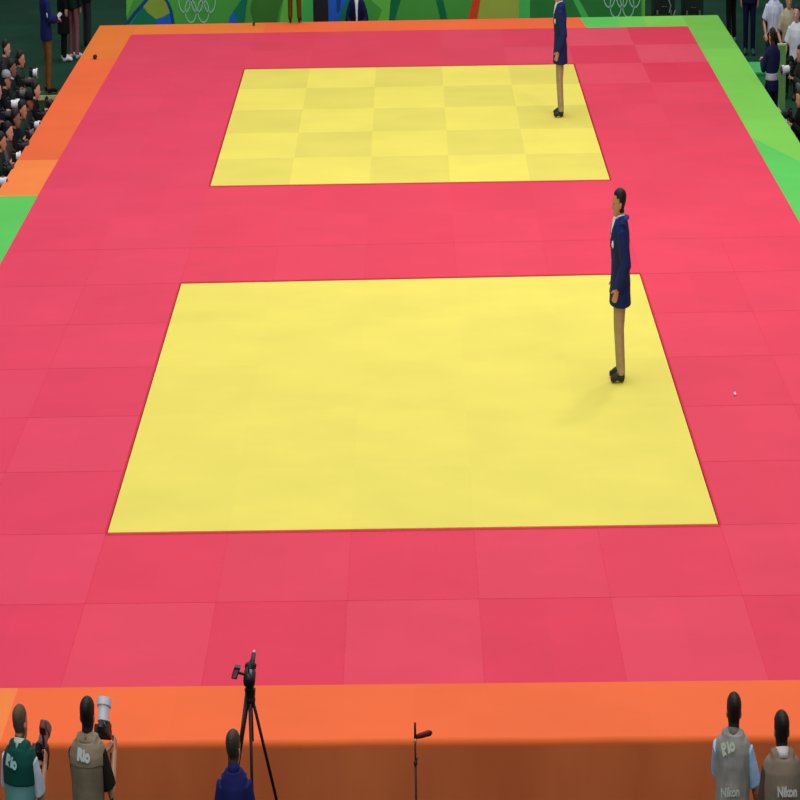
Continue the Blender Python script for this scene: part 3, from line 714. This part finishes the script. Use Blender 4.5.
# dark equipment cases behind the back right corner
cs = mat('case_dark_green', (22, 40, 30), .7, .2, .2, 6)
for (u, y, w, hh, lab) in ((663, 27.6, .34, .98, 'dark green equipment case beside the right end of the banner'), (692, 27.9, .32, .9, 'dark equipment case behind the back right corner of the platform')):
    p = aty(u, 10, y); e = empty('equipment_case', (p.x, y, FLOOR), lab, 'case')
    c = MB(); c.box((0, 0, hh*.36), (w, .5, hh*.72), bev=.01); part(e, 'case_body', c, IS, cs, smooth=False)
    c = MB(); c.box((0, 0, hh*.86+.0), (w, .5, hh*.27), bev=.01); part(e, 'lid', c, IS, cs, smooth=False)
    c = MB(); c.tube([(-.04, -.25, hh*.8), (-.035, -.285, hh*.82), (.035, -.285, hh*.82), (.04, -.25, hh*.8)], .008, 8); part(e, 'handle', c, IS, mat('steel', (120, 130, 124), .4, .5, metal=.6))
    for sx in (1, -1):
        c = MB(); c.box((sx*w*.32, -.253, hh*.72), (.03, .012, .07), bev=.003); part(e, 'latch', c, IS, mat('steel', (120, 130, 124)), smooth=False)
p = aty(671, 13, 27.2)
c = MB(); pts = [(aty(u, v, 27.22).x, 27.22+.04*math.sin(k), aty(u, v, 27.22).z) for k, (u, v) in enumerate([(660, -8), (668, -2), (671, 6), (669, 13), (675, 10), (672, 20), (668, 34), (672, 52)])]
pts = [Vector(q)-Vector((p.x, 27.2, FLOOR)) for q in pts]; pts.append(Vector((pts[-1].x, pts[-1].y, .008))); pts.append(Vector((pts[-1].x-.1, pts[-1].y-.1, .008)))
c.tube(pts, .010, 6); e = link('cable', c.mesh(), mat('cable_grey', (120, 146, 128), .6, .3), None, (p.x, 27.2, FLOOR), True); tag(e, 'pale grey cable hanging over the dark equipment case', 'cable')

# ------------------------------------------------------------------ people at the left side
def stand_at(u, v, z=FLOOR):
    p = ground(u, v, z); p.z = z; return p
DK = mat('cloth_black', (22, 22, 24), .85, .1); DG = mat('cloth_dark_green', (30, 48, 42), .85, .1, .2); DGY = mat('cloth_charcoal', (50, 50, 54), .85, .1, .2)
DN = mat('cloth_dark_navy', (20, 24, 56), .85, .1, .15); CHOC = mat('cloth_tan_dark', (128, 88, 52), .85, .1, .2)
# step with a pale edge
PZ = FLOOR+.22
p = stand_at(47.5, 92.5, PZ)
bs = empty('step_box', (p.x+.025, p.y, FLOOR), 'small green step box with a pale edge at the left of the platform', 'step')
c = MB(); c.box((0, 0, .105), (.36, .50, .21), bev=.008); part(bs, 'box', c, IS, mat('step_olive', (62, 92, 56), .8, .1), smooth=False)
c = MB(); c.box((0, -.252, .185), (.37, .02, .07), bev=.004); part(bs, 'edge_strip', c, IS, mat('pale_strip', (206, 206, 150), .7, .2), smooth=False)
r, M, U, H = figure('standing man in navy jacket and brown trousers on the step box, reading papers', p+Vector((.025, -.02, 0)), -1.0, 1.72, None, bottom=CHOC, voxel=.010,
    arms={'R': ((.24, .02, 1.13), (.15, .26, 1.10), .8), 'L': ((-.24, .02, 1.13), (-.13, .27, 1.08), .8)},
    top=[dict(kind='jacket', mat=mat('jacket_navy', (24, 34, 92), .8, .15), ex=.026, z0=.80, z1=1.47, flare=.05)])
c = MB(); c.ball(U @ Vector((.245, -.02, 1.20)), (.025, .05, .06)); part(r, 'arm_band', c, M, WHITE, 'white patch on the sleeve')
pp = Vector((p.x+.12, p.y-.0, PZ+1.10*1.74/1.75))
hp = M @ (U @ Vector((.0, .34, 1.10)))
c = MB(); c.box((0, 0, 0), (.16, .22, .006), rot=Matrix.Rotation(.5, 3, 'X')); c.box((.0, .0, .012), (.15, .20, .004), rot=Matrix.Rotation(.55, 3, 'X'))
o = link('paper_sheet', xmesh(c.mesh(), squeeze(-1.0)), WHITE, None, p+Vector((.025, -.02, 0))+hp); tag(o, 'white paper sheets in the hands of the man on the step', 'paper')
# two standing people in dark clothes
p = stand_at(65, 61)
figure('standing person in a long black coat with white shoes, left of the platform', p, -1.2, 1.74, 'dark clothed people standing at the back left', bottom=DK, voxel=.011, shoes=WHITE, top=[dict(kind='jacket', mat=DK, ex=.03, z0=.45, z1=1.47, flare=.06)])
p = stand_at(75, 58.5)
figure('standing person in dull pink trousers beside the black coat, left of the platform', p, -.4, 1.7, 'dark clothed people standing at the back left', bottom=mat('cloth_pink', (150, 84, 92), .85, .1), voxel=.011, shoes=WHITE, top=[dict(kind='jacket', mat=DG, ex=.024, z0=.84, z1=1.47)])
p = stand_at(88, 47)
figure('standing person in charcoal clothes right at the back left corner of the platform', p, -.9, 1.74, 'dark clothed people standing at the back left', bottom=DGY, voxel=.011, top=[dict(kind='jacket', mat=DK, ex=.03, z0=.76, z1=1.47)],
       arms={'R': ((.26, .05, 1.14), (.12, .25, 1.25), .8), 'L': ((-.26, .05, 1.14), (-.12, .25, 1.25), .8)})

# press photographers kneeling along the platform edges
GC = 'cameras of the photographers beside the platform'
def press(x, y, side, label, cloth, trouser, camlab, lens=BLK, lens_len=.2, upright=False, hair=HAIR, skin=SKIN, vest=None, cap=None, group=None, h=1.70, turn=0, lift=0):
    """side +1: platform lies towards +X. Kneels on the floor, camera held up to the edge"""
    hd = -side*PI/2 + turn
    if upright: drop = .36; hz_ = .54; legs = [((sg*.09, 0, hz_), (sg*.11, .09, .09), (sg*.11, -.33, .09), (sg*.12, -.45, .04)) for sg in (1, -1)]
    else: drop = .50; hz_ = .40; legs = [((sg*.09, 0, hz_), (sg*.13, .27, .11), (sg*.11, -.12, .10), (sg*.12, -.25, .05)) for sg in (1, -1)]
    p = Vector((x, y, FLOOR))
    tops = [dict(kind='shirt', name='jacket', mat=cloth, ex=.022, z0=.86, z1=1.475)]
    if vest: tops = [dict(kind='short', name='shirt', mat=cloth, ex=.014, z0=.86, z1=1.475), dict(kind='vest', mat=vest, ex=.034, z0=.84, z1=1.465)]
    r, M, U, H = figure(label, p, hd, h, group, bottom=trouser, voxel=.013, drop=drop, legs=legs, hair=hair, hair_low=.02, lean=.16, skin=skin, cap=cap,
        arms={'R': ((.24, .10, 1.20), (.09, .25, 1.36+lift), 1.0), 'L': ((-.24, .10, 1.18), (-.07, .29, 1.32+lift), 1.0)}, top=tops)
    q = M @ (U @ Vector((.01, .29, 1.455+lift)))
    still_camera(camlab, p+q, hd, -.05, lens_len, .055, lens, 0, GC, k=1.1)
SKD = mat('skin_shade', (150, 106, 88), .6, .2, .06, 30)
G1 = 'press photographers kneeling in the front row at the left platform edge'; G2 = 'press photographers kneeling in the second row at the left'
VD = mat('vest_dull_green', (44, 66, 56), .85, .1); VB = mat('vest_brown', (74, 62, 54), .85, .1); GY = mat('cloth_grey', (84, 86, 92), .85, .1, .15)
CAPG = mat('cap_grey', (150, 156, 158), .8, .1); CAPD = mat('cap_black', (24, 24, 26), .8, .1)
XF = -5.05
for y, cl_, tr_, ves, cap_, sk, ln, ll, lab, cl2 in (
    (13.75, DGY, DK, None, None, SKIN, WLENS, .26, 'kneeling photographer in charcoal nearest the green left border, almost out of frame', 'white ringed lens camera lowest on the left, by the green border corner'),
    (14.50, DK, DK, None, CAPD, SKD, BLK, .20, 'kneeling photographer in black cap just above the green border corner', 'black camera second above the green border corner'),
    (15.22, DG, DK, None, None, SKIN, WLENS, .16, 'kneeling photographer in dark green beside the light orange border piece', 'short white lens camera beside the light orange border piece'),
    (15.95, GY, DGY, VB, None, SKINP, BLK, .22, 'kneeling photographer in brown vest over grey shirt at the orange border', 'black lens camera of the brown vested photographer'),
    (16.70, DK, DK, None, None, SKD, GREYL, .14, 'kneeling photographer in black just below the dull green vest', 'short grey lens camera just below the dull green vest'),
    (17.45, DN, DK, VD, None, SKIN, WLENS, .18, 'kneeling photographer in dull green vest over navy in mid row', 'white hooded camera of the photographer in dull green vest'),
    (18.20, DGY, DK, None, CAPD, SKD, BLK, .16, 'kneeling photographer in charcoal with black cap above the dull green vest', 'black camera of the charcoal photographer with the black cap'),
    (18.95, DK, DN, None, None, SKINP, BLK, .12, 'kneeling photographer in black with pale face, nearest below the step box', 'small black camera nearest below the step box')):
    press(XF, y, 1, lab, cl_, tr_, cl2, ln, ll*.7, vest=ves, cap=cap_, skin=sk, group=G1, turn=random.uniform(-.25, .25), h=1.68+random.uniform(-.06, .06))
for y, x, cl_, ves, cap_, sk, ln, ll, lab, cl2 in (
    (17.3, -5.43, DGY, None, None, SKD, BLK, .2, 'upright kneeling photographer in charcoal at the left frame edge, second row', 'black camera at the left frame edge in the second row'),
    (18.15, -5.46, DN, None, None, SKINP, WLENS, .2, 'upright kneeling photographer in navy in the middle of the second row', 'white lens camera in the middle of the second row'),
    (19.0, -5.44, DK, None, CAPG, SKIN, GREYL, .14, 'upright kneeling photographer in black with grey cap in the second row', 'grey lens camera of the photographer with the grey cap'),
    (19.85, -5.47, DG, None, None, SKD, BLK, .22, 'upright kneeling photographer in dark green in the second row', 'long black camera of the dark green photographer in the second row'),
    (20.7, -5.45, DK, VD, None, SKIN, WLENS, .12, 'upright kneeling photographer in green vest over black behind the step box', 'short white camera behind the step box'),
    (21.5, -5.75, DGY, None, None, SKINP, BLK, .16, 'upright kneeling photographer in grey with pinkish face at the far left back', 'black camera at the far left back of the press rows')):
    press(x, y, 1, lab, cl_, DK, cl2, ln, ll, True, vest=ves, cap=cap_, skin=sk, group=G2, turn=random.uniform(-.3, .3), h=1.68+random.uniform(-.05, .05))

# ------------------------------------------------------------------ people at the right side
p = stand_at(731, 42)
figure('standing person in black trousers behind the back right corner, only legs in view', p, .6, 1.74, 'people standing behind the back right corner', bottom=DK, voxel=.011, shoes=mat('shoe_grey', (150, 165, 165), .6, .3), top=[dict(kind='jacket', mat=DK, ex=.024, z0=.84, z1=1.47)])
p = stand_at(749, 54)
r, M, U, H = figure('standing person in dark navy tracksuit at the back right', p, PI-.2, 1.76, 'people standing behind the back right corner', bottom=DN, voxel=.011, shoes=mat('shoe_dark_teal', (40, 70, 66), .6, .3), top=[dict(kind='jacket', mat=DN, ex=.026, z0=.80, z1=1.47)], wide=1.1)
# white shirted seated pair
def seated(u, v, label, heading, shirt, trouser, h=1.74, dropv=.42, kind='short', ztopoff=0, y=None, arms=None, wide=1.05, chairlab=None, group='officials seated in the right hand rows', hair=HAIR, skin=SKIN):
    ztop = FLOOR+(1.75-dropv)*h/1.75
    p = ground(u, v, ztop); p.z = FLOOR
    if chairlab: chair(chairlab, p.copy(), heading, DARK, 'chairs of the right hand rows', (.90-dropv-.085)*h/1.75)
    return figure(label, p, heading, h, group, bottom=trouser, voxel=.011, drop=dropv, legs=seat_legs(dropv), top=[dict(kind=kind, name='shirt', mat=shirt, ex=.022, z0=.84, z1=1.475)], wide=wide, hair=hair, skin=skin,
                  arms=arms or {'R': ((.27, .0, 1.12), (.24, .22, .98), .5), 'L': ((-.27, .0, 1.12), (-.24, .22, .98), .5)})
WS = mat('shirt_white_striped', (206, 212, 232), .8, .15, .22, 14, stretch=(4, 4, .3))
seated(774.5, -17, 'official in white striped short sleeved shirt at top right, head above frame', PI-.1, WS, DK, chairlab='dark chair under the official in the white striped shirt')
seated(797, 5, 'official in white shirt at the right frame edge with face visible', PI-.5, mat('shirt_white_blue', (216, 224, 230), .8, .15, .08), DK, chairlab='dark chair under the white shirted official at the right frame edge', skin=SKINP)
seated(789, -8, 'official in beige shirt seated behind the two white shirts', PI, mat('shirt_beige', (176, 168, 140), .8, .15), DK, chairlab='dark chair under the official in the beige shirt')
# navy figure close to the border with a pale belt
zt3 = FLOOR+1.62
p = ground(769, 28, zt3); p.z = FLOOR; p.x = max(p.x, 4.92)
r, M, U, H = figure('person in navy with pale grey waistband standing close to the lime border', p, .35, 1.62, None, bottom=DN, voxel=.010, hair_low=-.02, wide=.9,
    arms={'R': ((.20, .10, 1.14), (.12, .28, 1.22), .8), 'L': ((-.20, .10, 1.14), (-.12, .28, 1.22), .8)}, top=[dict(kind='jacket', mat=mat('jacket_deep_navy', (22, 26, 66), .8, .15), ex=.024, z0=.82, z1=1.475)])
c = MB(); zs = [.985, 1.0, 1.07, 1.085]
c.tube([U @ Vector((0, 0, z)) for z in zs], [(tor(z)[1]*.9+.032, tor(z)[2]+.032) for z in zs], 20); part(r, 'waistband', c, M, mat('belt_grey', (172, 172, 186), .7, .2), 'pale grey waistband')
# kneeling press at the far right
G3 = 'press photographers beside the right edge of the platform'
press(5.40, 20.0, -1, 'upright kneeling photographer in dark olive jacket right of the narrow green board', mat('cloth_olive_dark', (44, 54, 46), .85, .1), DK, 'white lens camera of the photographer in dark olive', WLENS, .2, True, group=G3, turn=.3)
press(5.08, 17.3, -1, 'kneeling photographer in black at the right frame edge near the lime border', DK, DK, 'black lens camera of the photographer in black at the right edge', BLK, .14, group=G3, turn=.2)
press(5.42, 18.5, -1, 'upright kneeling photographer in charcoal behind the photographer in black on the right', DGY, DK, 'grey lens camera of the charcoal photographer on the right', GREYL, .16, True, group=G3, turn=.2, cap=CAPD)
# light green board and boxes
p = ground(781, 112, FLOOR); bh = .98
e = empty('board', (p.x, p.y, FLOOR), 'narrow light green upright board right of the navy person by the lime border', 'board')
c = MB(); c.box((0, 0, bh/2), (.115, .04, bh-.02), bev=.004); part(e, 'panel', c, IS, mat('board_green', (104, 158, 84), .7, .15, .12, 3), smooth=False)
c = MB(); c.box((0, 0, bh), (.125, .05, .03), bev=.004); part(e, 'top_rail', c, IS, mat('rail_pale', (176, 206, 170), .7, .2), smooth=False)
c = MB(); c.box((0, 0, .015), (.125, .30, .03), bev=.004); part(e, 'foot', c, IS, DARK, smooth=False)
p = ground(754, 67, FLOOR+.34); 
e = empty('storage_box', (p.x, p.y, FLOOR), 'bright green low box beside the lime border at the back right', 'box')
c = MB(); c.box((0, 0, .15), (.26, .9, .30), bev=.01); part(e, 'box', c, IS, mat('box_green', (60, 168, 96), .7, .2), smooth=False)
c = MB(); c.box((0, 0, .32), (.28, .94, .04), bev=.008); part(e, 'lid', c, IS, mat('box_lid', (72, 182, 106), .7, .2), smooth=False)
p0 = ground(778, 108, -.55); p1 = ground(790, 127, -.55)
e = empty('guard_rail', ((p0.x+p1.x)/2, (p0.y+p1.y)/2, FLOOR), 'pale low guard rail running along the lime border', 'rail')
c = MB(); mid = (p0+p1)/2; a = p0-mid; b_ = p1-mid; zz = -.55-FLOOR
c.tube([(a.x, a.y, zz), (b_.x, b_.y, zz)], [.014, .014], 10); part(e, 'rail', c, IS, mat('rail_pale', (176, 206, 170)))
for q in (a, b_):
    c = MB(); c.tube([(q.x*.97, q.y*.97, zz), (q.x*.97, q.y*.97, 0)], [.012, .012], 8); part(e, 'post', c, IS, mat('rail_pale', (176, 206, 170)))

# ------------------------------------------------------------------ small things lying about
def scrap(name, u, v, label, cat, r, m, seed):
    p = ground(u, v, 0); b = MB(); b.ball((0, 0, r[2]), r, 10); rng = random.Random(seed)
    b.v = [q*(1+rng.uniform(-.25, .25)) if q.z > r[2]*.3 else q for q in b.v]
    tag(link(name, b.mesh(), m, None, (p.x, p.y, .0), True), label, cat)
scrap('paper_scrap', 735, 395, 'tiny white paper scrap on the red mat right of the near yellow square', 'paper', (.012, .04, .012), WHITE, 1)
scrap('tape_roll', 254, 25.5, 'small black object on the orange back border', 'object', (.018, .05, .025), DARK, 2)
scrap('cable_end', 95, 59, 'small dark object on the left orange border', 'object', (.03, .06, .03), mat('dark_maroon', (70, 22, 20), .7, .2), 3)

# ------------------------------------------------------------------ light
def area(name, loc, size, energy, target=None, color=(1, 1, 1)):
    l = bpy.data.lights.new(name, 'AREA'); l.shape = 'RECTANGLE'; l.size, l.size_y = size; l.energy = energy; l.color = color
    o = bpy.data.objects.new(name, l); COL.objects.link(o); o.location = loc
    if target is not None: o.rotation_euler = (Vector(target)-Vector(loc)).to_track_quat('-Z', 'Y').to_euler()
    return o
area('arena_light', (0, 8, 15), (16, 58), 4850)
area('rig_light', (4.1, 9.7, 8.2), (.45, .8), 165, (2.2, 10.5, 0), (1, .97, .92))
w = bpy.data.worlds.new('world'); SC.world = w; w.use_nodes = True
w.node_tree.nodes['Background'].inputs[0].default_value = (.75, .8, .9, 1); w.node_tree.nodes['Background'].inputs[1].default_value = .33
SC.view_settings.view_transform = 'Standard'; SC.view_settings.look = 'None'; SC.view_settings.exposure = 0; SC.view_settings.gamma = 1
